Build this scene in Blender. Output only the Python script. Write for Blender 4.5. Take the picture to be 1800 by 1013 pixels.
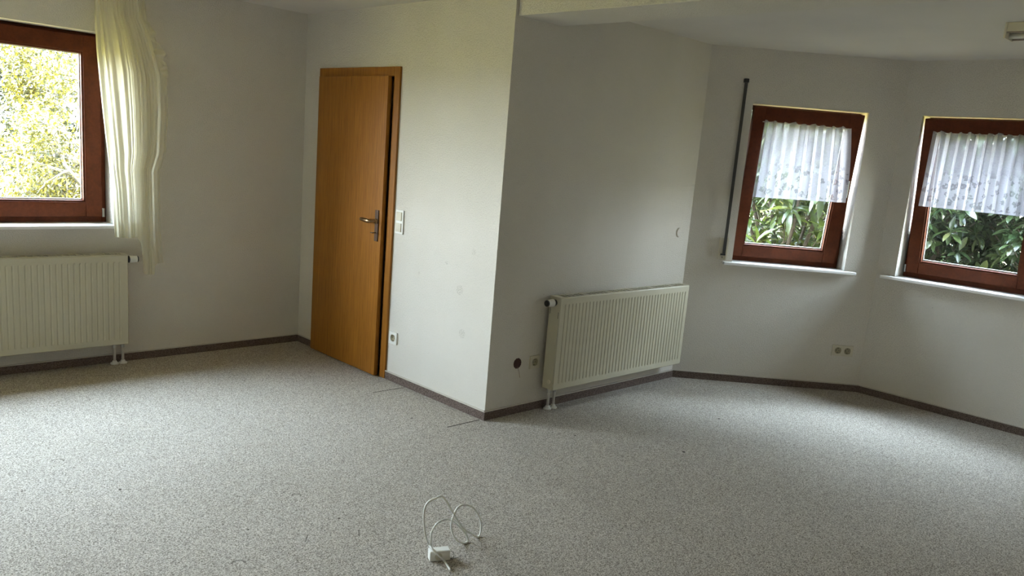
import bpy, bmesh, math, random
import numpy as np
from mathutils import Matrix, Vector

# ------------------------------------------------------------------ camera, world, light, exposure
scene = bpy.context.scene
for o in list(bpy.data.objects):
    bpy.data.objects.remove(o)
COL = scene.collection
yaw, pitch, roll = 0.7887, -0.1943, 0.0826
FPX, SHY = 1430.074, 40.738
CAM = Vector((-3.2123, -3.3502, 1.588))
fwd = Vector((math.sin(yaw) * math.cos(pitch), math.cos(yaw) * math.cos(pitch), math.sin(pitch)))
r0 = Vector((math.cos(yaw), -math.sin(yaw), 0)); u0 = r0.cross(fwd)
rgt = math.cos(roll) * r0 + math.sin(roll) * u0
upv = -math.sin(roll) * r0 + math.cos(roll) * u0
cd = bpy.data.cameras.new('camera'); cam = bpy.data.objects.new('camera', cd); COL.objects.link(cam)
M = Matrix((rgt, upv, -fwd)).transposed().to_4x4(); M.translation = CAM
cam.matrix_world = M
cd.sensor_fit = 'HORIZONTAL'; cd.sensor_width = 36.0; cd.lens = FPX / 1800 * 36
cd.shift_y = SHY / 1800; cd.clip_start = 0.05; cd.clip_end = 300
scene.camera = cam

SKY = 66.0
w = bpy.data.worlds.new('sky'); scene.world = w; w.use_nodes = True
wn = w.node_tree; wn.nodes.clear()
out = wn.nodes.new('ShaderNodeOutputWorld'); bg = wn.nodes.new('ShaderNodeBackground')
tc = wn.nodes.new('ShaderNodeTexCoord'); sep = wn.nodes.new('ShaderNodeSeparateXYZ'); cr = wn.nodes.new('ShaderNodeValToRGB')
wn.links.new(tc.outputs['Generated'], sep.inputs[0]); wn.links.new(sep.outputs['Z'], cr.inputs[0])
cr.color_ramp.elements[0].position = 0.0; cr.color_ramp.elements[0].color = (0.76, 0.80, 0.84, 1)
cr.color_ramp.elements[1].position = 0.6; cr.color_ramp.elements[1].color = (0.70, 0.83, 1.0, 1)
wn.links.new(cr.outputs[0], bg.inputs[0]); bg.inputs[1].default_value = SKY
wn.links.new(bg.outputs[0], out.inputs[0])

sd = bpy.data.lights.new('sun', 'SUN'); sun = bpy.data.objects.new('sun', sd); COL.objects.link(sun)
sd.energy = 16.0; sd.color = (1.0, 0.86, 0.6); sd.angle = math.radians(2)
sun.rotation_euler = Vector((0.16, 0.80, -0.58)).to_track_quat('-Z', 'Y').to_euler()
sun['kind'] = 'helper'

scene.view_settings.view_transform = 'Standard'; scene.view_settings.look = 'None'
scene.view_settings.gamma = 1.0; scene.view_settings.use_curve_mapping = False
scene.view_settings.exposure = 0.13
cy = scene.cycles
cy.use_denoising = True
try: cy.denoiser = 'OPENIMAGEDENOISE'
except Exception: pass
cy.max_bounces = 10; cy.diffuse_bounces = 7; cy.glossy_bounces = 3; cy.transmission_bounces = 6; cy.transparent_max_bounces = 16
cy.sample_clamp_indirect = 6.0; cy.caustics_reflective = False; cy.caustics_refractive = False

# ------------------------------------------------------------------ room plan
yA, H, Xc, Ld = 2.1665, 2.4341, 1.9364, 1.4193
S2 = math.sqrt(0.5)
ex, ey = Xc + Ld * S2, -Ld * S2
PTS = [(-4.7, yA), (0, yA), (0, 0), (Xc, 0), (ex, ey), (ex, ey - 2.0), (Xc, ey * 2 - 2.0), (0, ey * 2 - 2.0), (0, -5.7), (-4.7, -5.7)]
SIDE = ['far_left', 'door', 'recess', 'bay_corner', 'bay_far', 'bay_near_corner', 'bay_near', 'near_right', 'rear', 'left']
N = len(PTS); TH = 0.30
def P2(i): return Vector(PTS[i % N])
def frame_of(i):                          # local X along the wall, local Y out of the room
    a, b = P2(i), P2(i + 1); d = (b - a).normalized(); ang = math.atan2(d.y, d.x)
    return Vector((a.x, a.y, 0)), ang, (b - a).length
def offset_poly(t):
    res = []
    for i in range(N):
        d0 = (P2(i) - P2(i - 1)).normalized(); d1 = (P2(i + 1) - P2(i)).normalized()
        n0 = Vector((-d0.y, d0.x)); n1 = Vector((-d1.y, d1.x))
        m = (n0 + n1); m = m / (1 + n0.dot(n1))
        res.append(P2(i) + m * t)
    return res
OUT = offset_poly(TH)

# ------------------------------------------------------------------ helpers
def obj(name, bm, mat, parent=None, smooth=False):
    me = bpy.data.meshes.new(name); bmesh.ops.recalc_face_normals(bm, faces=bm.faces[:]); bm.to_mesh(me); bm.free()
    if smooth:
        for p in me.polygons: p.use_smooth = True
    for m in (mat if isinstance(mat, (list, tuple)) else [mat]): me.materials.append(m)
    o = bpy.data.objects.new(name, me); COL.objects.link(o)
    if parent: o.parent = parent
    return o
def tag(o, label=None, cat=None, group=None, kind=None):
    if label: o['label'] = label
    if cat: o['category'] = cat
    if group: o['group'] = group
    if kind: o['kind'] = kind
    return o
def empty(name, loc, rz=0, parent=None):
    o = bpy.data.objects.new(name, None); COL.objects.link(o); o.location = loc; o.rotation_euler = (0, 0, rz)
    o.empty_display_size = 0.05
    if parent: o.parent = parent
    return o
def box(bm, x0, x1, y0, y1, z0, z1, bev=0.0):
    r = bmesh.ops.create_cube(bm, size=1.0)
    for v in r['verts']:
        v.co = Vector(((x0 + x1) / 2 + v.co.x * (x1 - x0), (y0 + y1) / 2 + v.co.y * (y1 - y0), (z0 + z1) / 2 + v.co.z * (z1 - z0)))
    if bev:
        es = set(e for v in r['verts'] for e in v.link_edges)
        bmesh.ops.bevel(bm, geom=list(es), offset=bev, segments=2, affect='EDGES', profile=0.6)
    return r['verts']
def cyl(bm, p0, p1, r0_, r1_=None, seg=20, caps=True):
    p0, p1 = Vector(p0), Vector(p1); d = p1 - p0
    q = d.to_track_quat('Z', 'Y').to_matrix().to_4x4(); q.translation = (p0 + p1) / 2
    r = bmesh.ops.create_cone(bm, cap_ends=caps, segments=seg, radius1=r0_, radius2=r0_ if r1_ is None else r1_, depth=d.length)
    for v in r['verts']: v.co = q @ v.co
    return r['verts']
def prism(bm, poly, z0, z1):
    lo = [bm.verts.new((p[0], p[1], z0)) for p in poly]; hi = [bm.verts.new((p[0], p[1], z1)) for p in poly]
    n = len(poly)
    bm.faces.new(lo); bm.faces.new(hi)
    for i in range(n): bm.faces.new((lo[i], lo[(i + 1) % n], hi[(i + 1) % n], hi[i]))
def new(): return bmesh.new()
def tube(bm, pts, r, seg=8, closed=False):
    pts = [Vector(p) for p in pts]; rings = []
    up = Vector((0.13, 0.2, 1)).normalized()
    for i, p in enumerate(pts):
        t = (pts[min(i + 1, len(pts) - 1)] - pts[max(i - 1, 0)]).normalized()
        a = up - t * up.dot(t)
        if a.length < 1e-3: a = Vector((1, 0, 0)) - t * t.x
        a.normalize(); b = t.cross(a); up = a
        rr = r[i] if isinstance(r, (list, tuple)) else r
        rings.append([bm.verts.new(p + a * math.cos(k * 2 * math.pi / seg) * rr + b * math.sin(k * 2 * math.pi / seg) * rr) for k in range(seg)])
    for i in range(len(rings) - 1):
        for k in range(seg): bm.faces.new((rings[i][k], rings[i][(k + 1) % seg], rings[i + 1][(k + 1) % seg], rings[i + 1][k]))
    bm.faces.new(rings[0]); bm.faces.new(rings[-1])
def catmull(pts, n=8):
    P = [Vector(p) for p in pts]; P = [P[0] * 2 - P[1]] + P + [P[-1] * 2 - P[-2]]; o = []
    for i in range(1, len(P) - 2):
        for k in range(n):
            t = k / n; a, b, c, d = P[i - 1], P[i], P[i + 1], P[i + 2]
            o.append(0.5 * ((2 * b) + (c - a) * t + (2 * a - 5 * b + 4 * c - d) * t * t + (3 * b - a - 3 * c + d) * t ** 3))
    o.append(P[-2]); return o

# ------------------------------------------------------------------ materials
class NT:
    def __init__(s, name):
        s.m = bpy.data.materials.new(name); s.m.use_nodes = True; s.t = s.m.node_tree; s.t.nodes.clear()
        s.out = s.n('ShaderNodeOutputMaterial')
    def n(s, typ, **kw):
        nd = s.t.nodes.new(typ)
        for k, v in kw.items(): setattr(nd, k, v)
        return nd
    def l(s, a, b): s.t.links.new(a, b)
    def obj_co(s, scale=(1, 1, 1)):
        tc_ = s.n('ShaderNodeTexCoord'); mp = s.n('ShaderNodeMapping'); mp.inputs['Scale'].default_value = scale
        s.l(tc_.outputs['Object'], mp.inputs[0]); return mp.outputs[0]
    def noise(s, co, scale, detail=2, rough=0.5):
        nd = s.n('ShaderNodeTexNoise'); nd.inputs['Scale'].default_value = scale; nd.inputs['Detail'].default_value = detail
        nd.inputs['Roughness'].default_value = rough; s.l(co, nd.inputs['Vector']); return nd.outputs['Fac']
    def ramp(s, fac, stops):
        nd = s.n('ShaderNodeValToRGB'); e = nd.color_ramp.elements
        while len(e) < len(stops): e.new(0.5)
        for i, (p, c) in enumerate(stops):
            e[i].position = p; e[i].color = tuple(c) + (1,) if len(c) == 3 else c
        s.l(fac, nd.inputs[0]); return nd.outputs[0]
    def mix(s, fac, a, b, typ='MIX'):
        nd = s.n('ShaderNodeMix', data_type='RGBA', blend_type=typ)
        for sock, v in ((nd.inputs[0], fac), (nd.inputs[6], a), (nd.inputs[7], b)):
            if hasattr(v, 'default_value') or hasattr(v, 'is_output'): s.l(v, sock)
            else: sock.default_value = v if not isinstance(v, (tuple, list)) else (tuple(v) + (1,) if len(v) == 3 else v)
        return nd.outputs[2]
    def math(s, op, a, b=0.0, c=None):
        nd = s.n('ShaderNodeMath', operation=op)
        for i, v in enumerate((a, b, c)):
            if v is None: continue
            if hasattr(v, 'is_output'): s.l(v, nd.inputs[i])
            else: nd.inputs[i].default_value = v
        return nd.outputs[0]
    def bump(s, h, strength=0.3, dist=0.005):
        nd = s.n('ShaderNodeBump'); nd.inputs['Strength'].default_value = strength; nd.inputs['Distance'].default_value = dist
        s.l(h, nd.inputs['Height']); return nd.outputs[0]
    def bsdf(s, col, rough=0.5, metal=0.0, normal=None, spec=0.5):
        b = s.n('ShaderNodeBsdfPrincipled')
        if hasattr(col, 'is_output'): s.l(col, b.inputs['Base Color'])
        else: b.inputs['Base Color'].default_value = tuple(col) + (1,)
        if hasattr(rough, 'is_output'): s.l(rough, b.inputs['Roughness'])
        else: b.inputs['Roughness'].default_value = rough
        b.inputs['Metallic'].default_value = metal; b.inputs['Specular IOR Level'].default_value = spec
        if normal is not None: s.l(normal, b.inputs['Normal'])
        return b.outputs[0]
    def done(s, sh): s.l(sh, s.out.inputs[0]); return s.m

def plain(name, col, rough=0.5, metal=0.0, var=0.06, scale=20, spec=0.5):
    t = NT(name); co = t.obj_co(); f = t.noise(co, scale, 3)
    c = t.ramp(f, [(0.3, [v * (1 - var) for v in col]), (0.7, [min(1, v * (1 + var)) for v in col])])
    return t.done(t.bsdf(c, rough, metal, spec=spec))

def wall_mat(name='woodchip_wallpaper', scuffs=()):
    t = NT(name); co = t.obj_co()
    big = t.noise(co, 1.3, 4, 0.55); chips = t.noise(co, 130, 3, 0.6)
    chips2 = t.noise(co, 45, 2, 0.5)
    c = t.ramp(big, [(0.3, (0.655, 0.615, 0.545)), (0.7, (0.715, 0.675, 0.61))])
    sp = t.noise(co, 55, 1, 0.4); spots = t.ramp(sp, [(0.165, (1, 1, 1)), (0.19, (0, 0, 0))])
    c = t.mix(spots, c, (0.40, 0.36, 0.30))
    if scuffs:
        pos = t.n('ShaderNodeSeparateXYZ'); t.l(co, pos.inputs[0]); tot = None
        rag = t.noise(co, 160, 2, 0.6)
        for (a, b, r) in scuffs:
            d = t.math('SQRT', t.math('ADD', t.math('POWER', t.math('SUBTRACT', pos.outputs[0], a), 2.0), t.math('POWER', t.math('SUBTRACT', pos.outputs[2], b), 2.0)))
            m = t.math('MULTIPLY', t.math('LESS_THAN', d, r), t.math('GREATER_THAN', rag, 0.53))
            tot = m if tot is None else t.math('MAXIMUM', tot, m)
        c = t.mix(t.math('MULTIPLY', tot, 0.45), c, (0.33, 0.29, 0.24))
    h = t.math('ADD', t.ramp(chips, [(0.48, (0, 0, 0)), (0.68, (1, 1, 1))]), t.math('MULTIPLY', chips2, 0.6))
    return t.done(t.bsdf(c, 0.9, normal=t.bump(h, 0.8, 0.0025), spec=0.2))
def carpet_mat(name, dark, light, marks=None):
    t = NT(name); co = t.obj_co()
    v = t.n('ShaderNodeTexVoronoi'); v.inputs['Scale'].default_value = 270; t.l(co, v.inputs['Vector'])
    sx = t.n('ShaderNodeSeparateColor'); t.l(v.outputs['Color'], sx.inputs[0])
    n1 = t.noise(co, 160, 4, 0.75); f = t.math('MULTIPLY_ADD', sx.outputs[0], 0.42, t.math('MULTIPLY', n1, 0.85))
    c = t.ramp(f, [(0.36, dark), (0.62, [(a + b) / 2 for a, b in zip(dark, light)]), (0.88, light)])
    big = t.noise(co, 1.1, 5, 0.6)
    c = t.mix(1.0, c, t.ramp(big, [(0.3, (0.88, 0.87, 0.85)), (0.7, (1.0, 1.0, 1.0))]), 'MULTIPLY')
    h = f
    if marks:
        pos = t.n('ShaderNodeSeparateXYZ'); t.l(co, pos.inputs[0]); X, Y = pos.outputs[0], pos.outputs[1]
        total = None
        def add(mask):
            nonlocal total
            total = mask if total is None else t.math('MAXIMUM', total, mask)
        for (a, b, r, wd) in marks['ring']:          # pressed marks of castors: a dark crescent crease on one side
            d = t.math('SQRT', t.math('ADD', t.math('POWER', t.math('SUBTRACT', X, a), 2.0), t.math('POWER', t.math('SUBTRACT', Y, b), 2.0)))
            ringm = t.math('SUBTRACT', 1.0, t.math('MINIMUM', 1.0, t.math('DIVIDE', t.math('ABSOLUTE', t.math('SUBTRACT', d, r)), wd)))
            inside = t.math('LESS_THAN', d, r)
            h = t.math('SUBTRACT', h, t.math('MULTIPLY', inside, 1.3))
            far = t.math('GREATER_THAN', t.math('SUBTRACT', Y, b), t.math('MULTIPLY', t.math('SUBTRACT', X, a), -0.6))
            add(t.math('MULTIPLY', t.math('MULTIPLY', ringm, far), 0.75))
        for (x0, x1, yy, sl, wd, st) in marks['cut']:      # knife cuts and seams
            dy = t.math('ABSOLUTE', t.math('SUBTRACT', Y, t.math('MULTIPLY_ADD', X, sl, yy - sl * x0)))
            m = t.math('LESS_THAN', dy, wd)
            m = t.math('MULTIPLY', m, t.math('MULTIPLY', t.math('GREATER_THAN', X, x0), t.math('LESS_THAN', X, x1)))
            add(t.math('MULTIPLY', m, st))
        for (a, b, r) in marks['dot']:
            d = t.math('SQRT', t.math('ADD', t.math('POWER', t.math('SUBTRACT', X, a), 2.0), t.math('POWER', t.math('SUBTRACT', Y, b), 2.0)))
            add(t.math('MULTIPLY', t.math('LESS_THAN', d, r), 0.9))
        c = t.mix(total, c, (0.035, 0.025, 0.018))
    return t.done(t.bsdf(c, 0.95, normal=t.bump(h, 0.5, 0.004), spec=0.1))
def wood_mat(name, dark, light, rough, grain=(30, 30, 1.2), spec=0.4):
    t = NT(name); co = t.obj_co(grain)
    n1 = t.noise(co, 3.0, 5, 0.6); n2 = t.noise(co, 14.0, 3, 0.6)
    f = t.math('MULTIPLY_ADD', n2, 0.4, t.math('MULTIPLY', n1, 0.6))
    c = t.ramp(f, [(0.32, dark), (0.68, light)])
    return t.done(t.bsdf(c, rough, normal=t.bump(n2, 0.1, 0.001), spec=spec))
def glass_mat():
    t = NT('window_glass'); fr = t.n('ShaderNodeLayerWeight'); fr.inputs[0].default_value = 0.5
    tr = t.n('ShaderNodeBsdfTransparent'); tr.inputs[0].default_value = (0.93, 0.96, 0.95, 1)
    gl = t.n('ShaderNodeBsdfGlossy'); gl.inputs['Roughness'].default_value = 0.02
    mx = t.n('ShaderNodeMixShader'); t.l(t.math('MULTIPLY_ADD', t.math('POWER', fr.outputs['Facing'], 5.0), 0.7, 0.035), mx.inputs[0]); t.l(tr.outputs[0], mx.inputs[1]); t.l(gl.outputs[0], mx.inputs[2])
    return t.done(mx.outputs[0])
def fabric(name, col, trans, thru, lace=False, tcol=None):
    t = NT(name); co = t.obj_co()
    df = t.n('ShaderNodeBsdfDiffuse'); df.inputs[0].default_value = tuple(col) + (1,)
    tl = t.n('ShaderNodeBsdfTranslucent'); tl.inputs[0].default_value = tuple(tcol or col) + (1,)
    a = t.n('ShaderNodeMixShader'); a.inputs[0].default_value = thru; t.l(df.outputs[0], a.inputs[1]); t.l(tl.outputs[0], a.inputs[2])
    tr = t.n('ShaderNodeBsdfTransparent')
    mx = t.n('ShaderNodeMixShader'); t.l(a.outputs[0], mx.inputs[1]); t.l(tr.outputs[0], mx.inputs[2])
    if lace:
        uv = t.n('ShaderNodeUVMap'); uv.uv_map = 'UVMap'
        sp = t.n('ShaderNodeSeparateXYZ'); t.l(uv.outputs[0], sp.inputs[0]); V = sp.outputs[1]
        # worked flowers and leaves, crowded towards the hem, on a fine open net
        vo = t.n('ShaderNodeTexVoronoi', feature='F1'); vo.inputs['Scale'].default_value = 10.0; t.l(uv.outputs[0], vo.inputs['Vector'])
        wv = t.noise(uv.outputs[0], 26, 3, 0.6)
        d = t.math('ADD', vo.outputs['Distance'], t.math('MULTIPLY', t.math('SUBTRACT', wv, 0.5), 0.9))
        petal = t.ramp(d, [(0.10, (0.1, 0.1, 0.1)), (0.15, (1, 1, 1)), (0.36, (1, 1, 1)), (0.42, (0, 0, 0))])
        hem = t.ramp(V, [(0.0, (1, 1, 1)), (0.40, (0.9, 0.9, 0.9)), (0.52, (0.1, 0.1, 0.1)), (0.9, (0.1, 0.1, 0.1)), (1.0, (0.3, 0.3, 0.3))])
        pat = t.math('MULTIPLY', petal, hem)
        net = t.noise(uv.outputs[0], 60, 2, 0.5)
        open_ = t.math('SUBTRACT', trans, t.math('MULTIPLY', hem, 0.10))
        open_ = t.math('ADD', open_, t.math('MULTIPLY', pat, 0.42))
        open_ = t.math('ADD', open_, t.math('MULTIPLY', t.math('SUBTRACT', net, 0.5), 0.22), )
        edge = t.math('LESS_THAN', V, 0.03); open_ = t.math('MULTIPLY', open_, t.math('SUBTRACT', 1.0, t.math('MULTIPLY', edge, 0.8)))
        cl = t.n('ShaderNodeClamp'); t.l(open_, cl.inputs[0]); t.l(cl.outputs[0], mx.inputs[0])
    else:
        mx.inputs[0].default_value = trans
    return t.done(mx.outputs[0])
def leaf_mat(name, dark, light, under, rough=0.4):
    t = NT(name); 
    at = t.n('ShaderNodeAttribute'); at.attribute_name = 'tint'
    c = t.ramp(at.outputs['Fac'], [(0.0, dark), (0.6, light), (1.0, under)])
    b = t.bsdf(c, rough, spec=0.5)
    tl = t.n('ShaderNodeBsdfTranslucent'); t.l(c, tl.inputs[0])
    mx = t.n('ShaderNodeMixShader'); mx.inputs[0].default_value = 0.3; t.l(b, mx.inputs[1]); t.l(tl.outputs[0], mx.inputs[2])
    return t.done(mx.outputs[0])

WALL = wall_mat()
WALLB = wall_mat('woodchip_wallpaper_scuffed', [(1.866, 0.737, 0.030), (1.915, 0.475, 0.028), (1.727, 0.882, 0.012), (1.968, 0.984, 0.018), (1.465, 0.776, 0.010)])
CEIL = plain('ceiling_paint', (0.66, 0.625, 0.575), 0.9, var=0.03, scale=2, spec=0.1)
CARPET = carpet_mat('needle_felt_carpet', (0.10, 0.082, 0.065), (0.68, 0.62, 0.55), {
    'ring': [(-1.433, -0.325, 0.020, 0.006), (-1.903, -0.727, 0.024, 0.007), (-2.139, 0.611, 0.025, 0.006)],
    'cut': [(-0.262, -0.02, 0.772, -0.05, 0.004, 0.95), (-0.27, -0.02, 0.018, 0.0, 0.005, 0.95), (-1.46, -1.07, -0.905, 0.02, 0.0022, 0.35),
            (-1.58, -1.40, 1.90, -0.25, 0.004, 0.4), (-1.42, -1.39, -0.80, 1.5, 0.004, 0.7), (-1.62, -1.58, -0.72, 1.2, 0.003, 0.6)],
    'dot': [(-1.46, -0.26, 0.005), (-2.02, 0.15, 0.007), (-2.35, 0.35, 0.005), (-1.75, -0.50, 0.005), (-1.40, -0.62, 0.006), (0.62, -1.0, 0.010), (1.35, -0.78, 0.009), (0.28, -0.48, 0.007), (-0.35, 0.25, 0.007), (-0.6, 0.85, 0.006)]})
SKIRT = carpet_mat('skirting_felt', (0.055, 0.038, 0.032), (0.235, 0.18, 0.155))
SKIRTCAP = plain('skirting_cap_plastic', (0.55, 0.50, 0.44), 0.5)
OAK = wood_mat('oak_veneer', (0.19, 0.068, 0.008), (0.38, 0.155, 0.022), 0.38, (26, 26, 0.9), 0.25)
MAHOG = wood_mat('red_brown_window_wood', (0.068, 0.015, 0.005), (0.130, 0.033, 0.011), 0.55, (4, 4, 4), 0.15)
GLASS = glass_mat()
WHITEP = plain('white_plastic', (0.78, 0.77, 0.72), 0.35, var=0.03)
CREAMP = plain('yellowed_plastic', (0.62, 0.57, 0.45), 0.4, var=0.04)
SLOTP = plain('socket_well', (0.34, 0.30, 0.19), 0.5)
RADM = plain('radiator_enamel', (0.53, 0.495, 0.375), 0.38, var=0.03, scale=3)
DARK = plain('black_plastic', (0.012, 0.012, 0.014), 0.4)
DARKIN = plain('radiator_inside', (0.10, 0.09, 0.075), 0.7)
BRASS = plain('bronze_handle', (0.34, 0.22, 0.12), 0.28, 1.0)
BRONZE = plain('dark_bronze_plate', (0.085, 0.05, 0.032), 0.45, 0.6)
SILL = plain('white_sill', (0.88, 0.87, 0.85), 0.25, var=0.05, scale=6)
REVEAL = plain('white_reveal', (0.82, 0.81, 0.78), 0.8)
SPACER = plain('glazing_spacer', (0.75, 0.76, 0.76), 0.35, 0.3)
STRAP = plain('grey_strap', (0.055, 0.05, 0.045), 0.8)
HOLE = plain('open_wall_box', (0.045, 0.014, 0.010), 0.8)
PIPE = plain('white_pipe', (0.62, 0.58, 0.53), 0.35)
CABLE = plain('white_cable', (0.84, 0.83, 0.79), 0.35, var=0.02)
CHROME = plain('grey_metal', (0.55, 0.55, 0.54), 0.35, 0.8)
CURT = fabric('cream_sheer', (0.80, 0.76, 0.61), 0.25, 0.5)
LACE = fabric('white_lace', (0.80, 0.78, 0.84), 0.22, 0.6, lace=True, tcol=(0.27, 0.255, 0.28))

# ------------------------------------------------------------------ shell
bm = new(); prism(bm, OUT, -0.12, 0.0); tag(obj('floor', bm, CARPET), kind='structure')
bm = new(); prism(bm, OUT, H, H + 0.2); tag(obj('ceiling', bm, CEIL), kind='structure')
bm = new(); prism(bm, offset_poly(TH + 0.32), H + 0.2, H + 0.36); tag(obj('roof_eaves', bm, CEIL), kind='structure')

# openings per wall: (s0, s1, z0, z1) in the wall's own frame
OPEN_A = (-2.72 + 4.7, -1.348 + 4.7, 0.912, 2.090)
OPEN_D = (0.342, 1.178, 0.912, 2.058)
OPEN_E = (0.133, 0.992, 0.912, 2.062)
openings = {0: OPEN_A, 3: OPEN_D, 4: OPEN_E}
OPEN_FILL = (0.22, 1.66, 0.912, 2.09)         # opening of an added, unseen window further left, made for its light
LOCOUT = []
def local(i, p):
    o, a, L = frame_of(i); d = Vector((p[0] - o.x, p[1] - o.y)); c, s = math.cos(-a), math.sin(-a)
    return d.x * c - d.y * s, d.x * s + d.y * c
def wallpiece(bm, s0, s1, t0, t1, z0, z1, T=TH, y0=0.0):
    v = [bm.verts.new(c) for c in ((s0, y0, z0), (s1, y0, z0), (t1, T, z0), (t0, T, z0), (s0, y0, z1), (s1, y0, z1), (t1, T, z1), (t0, T, z1))]
    for f in ((0, 1, 2, 3), (4, 5, 6, 7), (0, 1, 5, 4), (1, 2, 6, 5), (2, 3, 7, 6), (3, 0, 4, 7)): bm.faces.new([v[k] for k in f])
DOOR = (0.217, 1.172)          # casing outer edges on the door wall
for i in range(N):
    o_, a_, L = frame_of(i); t0, t1 = local(i, OUT[i])[0], local(i, OUT[(i + 1) % N])[0]
    bm = new()
    if i in openings:
        a, b, z0, z1 = openings[i]
        if i == 0:
            wallpiece(bm, 0, OPEN_FILL[0], t0, OPEN_FILL[0], 0, H); wallpiece(bm, OPEN_FILL[1], a, OPEN_FILL[1], a, 0, H)
            wallpiece(bm, OPEN_FILL[0], OPEN_FILL[1], OPEN_FILL[0], OPEN_FILL[1], OPEN_FILL[3], H); wallpiece(bm, OPEN_FILL[0], OPEN_FILL[1], OPEN_FILL[0], OPEN_FILL[1], 0, OPEN_FILL[2])
        else: wallpiece(bm, 0, a, t0, a, 0, H)
        wallpiece(bm, b, L, b, t1, 0, H)
        wallpiece(bm, a, b, a, b, 0, z0); wallpiece(bm, a, b, a, b, z1, H)
    elif i == 1:
        a, b, z1 = DOOR[0] + 0.04, DOOR[1] - 0.04, 2.01
        wallpiece(bm, 0, a, 0, a, 0, H, 0.14); wallpiece(bm, b, L, b, L - 0.14, 0, H, 0.14); wallpiece(bm, a, b, a, b, z1, H, 0.14)
        wallpiece(bm, 0, L - 0.14, t0, t1, 0, H, TH, 0.14)
    else:
        wallpiece(bm, 0, L, t0, t1, 0, H)
    wl = obj('wall_' + SIDE[i], bm, WALLB if i == 1 else WALL); wl.location = o_; wl.rotation_euler = (0, 0, a_); tag(wl, kind='structure')
    # skirting strip with its pale cap
    spans = [(0, DOOR[0]), (DOOR[1], L)] if i == 1 else [(0, L)]
    bm = new(); cap = new()
    for (a, b) in spans:
        e0 = -0.011 if (i in (2,)) and a == 0 else (0.0 if a == 0 else 0)
        e1 = 0.011 if (i in (1,)) and b == L else 0
        box(bm, a + e0, b + e1, -0.011, 0.0, 0.0, 0.052)
        box(cap, a + e0, b + e1, -0.013, 0.0, 0.052, 0.058)
    bb = obj('baseboard_' + SIDE[i], bm, SKIRT); bb.location = o_; bb.rotation_euler = (0, 0, a_); tag(bb, kind='structure')
    obj('cap_strip', cap, SKIRTCAP, bb)

# beam across the mouth of the bay
bm = new(); box(bm, 0.022, 0.374, ey * 2 - 2.0, 0.0, 2.310, H + 0.01, 0.004); tag(obj('trim_beam', bm, WALL), kind='structure')

# ------------------------------------------------------------------ windows
def ring_frame(bm, x0, x1, z0, z1, wl, wr, wb, wt, y0, y1, bev=0.003):
    box(bm, x0, x0 + wl, y0, y1, z0, z1, bev); box(bm, x1 - wr, x1, y0, y1, z0, z1, bev)
    box(bm, x0 + wl, x1 - wr, y0, y1, z0, z0 + wb, bev); box(bm, x0 + wl, x1 - wr, y0, y1, z1 - wt, z1, bev)
def window(idx, wall, sash, glass, tilt, sillspan, hinge_right=False):
    a, b, z0, z1 = openings[wall]; o_, a_, L = frame_of(wall)
    root = empty('window_%d' % idx, o_, a_); tag(root, kind='structure')
    bm = new(); ring_frame(bm, a + 0.001, b - 0.001, z0 + 0.001, z1 - 0.001, 0.026, 0.026, 0.034, 0.03, 0.150, 0.215)
    obj('window_frame', bm, MAHOG, root)
    sx0, sx1, sz0, sz1 = sash; gx0, gx1, gz0, gz1 = glass
    sr = empty('sash', (0, 0.12, sz0), 0, root); sr.rotation_euler = (math.radians(tilt), 0, 0)
    gx0_, z_ = gx0, sz0
    bm = new()
    ring_frame(bm, sx0, sx1, 0, sz1 - sz0, gx0 - sx0, sx1 - gx1, gz0 - sz0, sz1 - gz1, 0.0, 0.062, 0.004)
    # raised glazing bead on the room side, stepped back
    ring_frame(bm, gx0 - 0.001, gx1 + 0.001, gz0 - sz0 - 0.001, gz1 - sz0 + 0.001, 0.012, 0.012, 0.012, 0.012, 0.008, 0.03, 0.002)
    sash_o = obj('sash_frame', bm, MAHOG, sr)
    bm = new(); box(bm, gx0 - 0.01, gx1 + 0.01, 0.031, 0.035, gz0 - sz0 - 0.01, gz1 - sz0 + 0.01); obj('pane', bm, GLASS, sr)
    bm = new(); ring_frame(bm, gx0 + 0.006, gx1 - 0.006, gz0 - sz0 + 0.006, gz1 - sz0 - 0.006, 0.010, 0.010, 0.014, 0.010, 0.037, 0.048, 0.001); obj('spacer', bm, SPACER, sr)
    # handle
    if not hinge_right:
        hx = sx1 - 0.035 if wall == 3 else sx1 - 0.04
        bm = new(); box(bm, hx - 0.013, hx + 0.013, -0.008, 0.0, 0.48, 0.55, 0.002); cyl(bm, (hx, -0.008, 0.515), (hx, -0.045, 0.515), 0.008)
        cyl(bm, (hx, -0.043, 0.51), (hx, -0.043, 0.63), 0.008, 0.006); obj('window_handle', bm, CHROME, sr, False)
    bm = new()
    hx = sx1 + 0.008 if hinge_right else sx0 - 0.008
    cyl(bm, (hx, 0.006, 0.0), (hx, 0.006, 0.055), 0.008); obj('hinge', bm, CHROME, sr)
    # sill
    s0, s1 = sillspan
    bm = new(); box(bm, s0, s1, -0.052, -0.0005, z0 - 0.020, z0 + 0.002, 0.006); box(bm, a + 0.001, b - 0.001, -0.02, 0.149, z0 - 0.015, z0 + 0.002, 0.001)
    obj('window_sill', bm, SILL, root)
    return root
winA = window(1, 0, (4.7 - 2.69, 4.7 - 1.380, 0.950, 2.070), (4.7 - 2.59, 4.7 - 1.478, 1.044, 1.972), 0.0, (4.7 - 2.76, 4.7 - 1.357), True)
winD = window(2, 3, (0.358, 1.147, 0.948, 2.045), (0.440, 1.048, 1.030, 1.952), 6.8, (0.272, 1.252))
winE = window(3, 4, (0.157, 0.966, 0.948, 2.050), (0.243, 0.884, 1.030, 1.956), 6.8, (0.045, 1.08))
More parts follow.
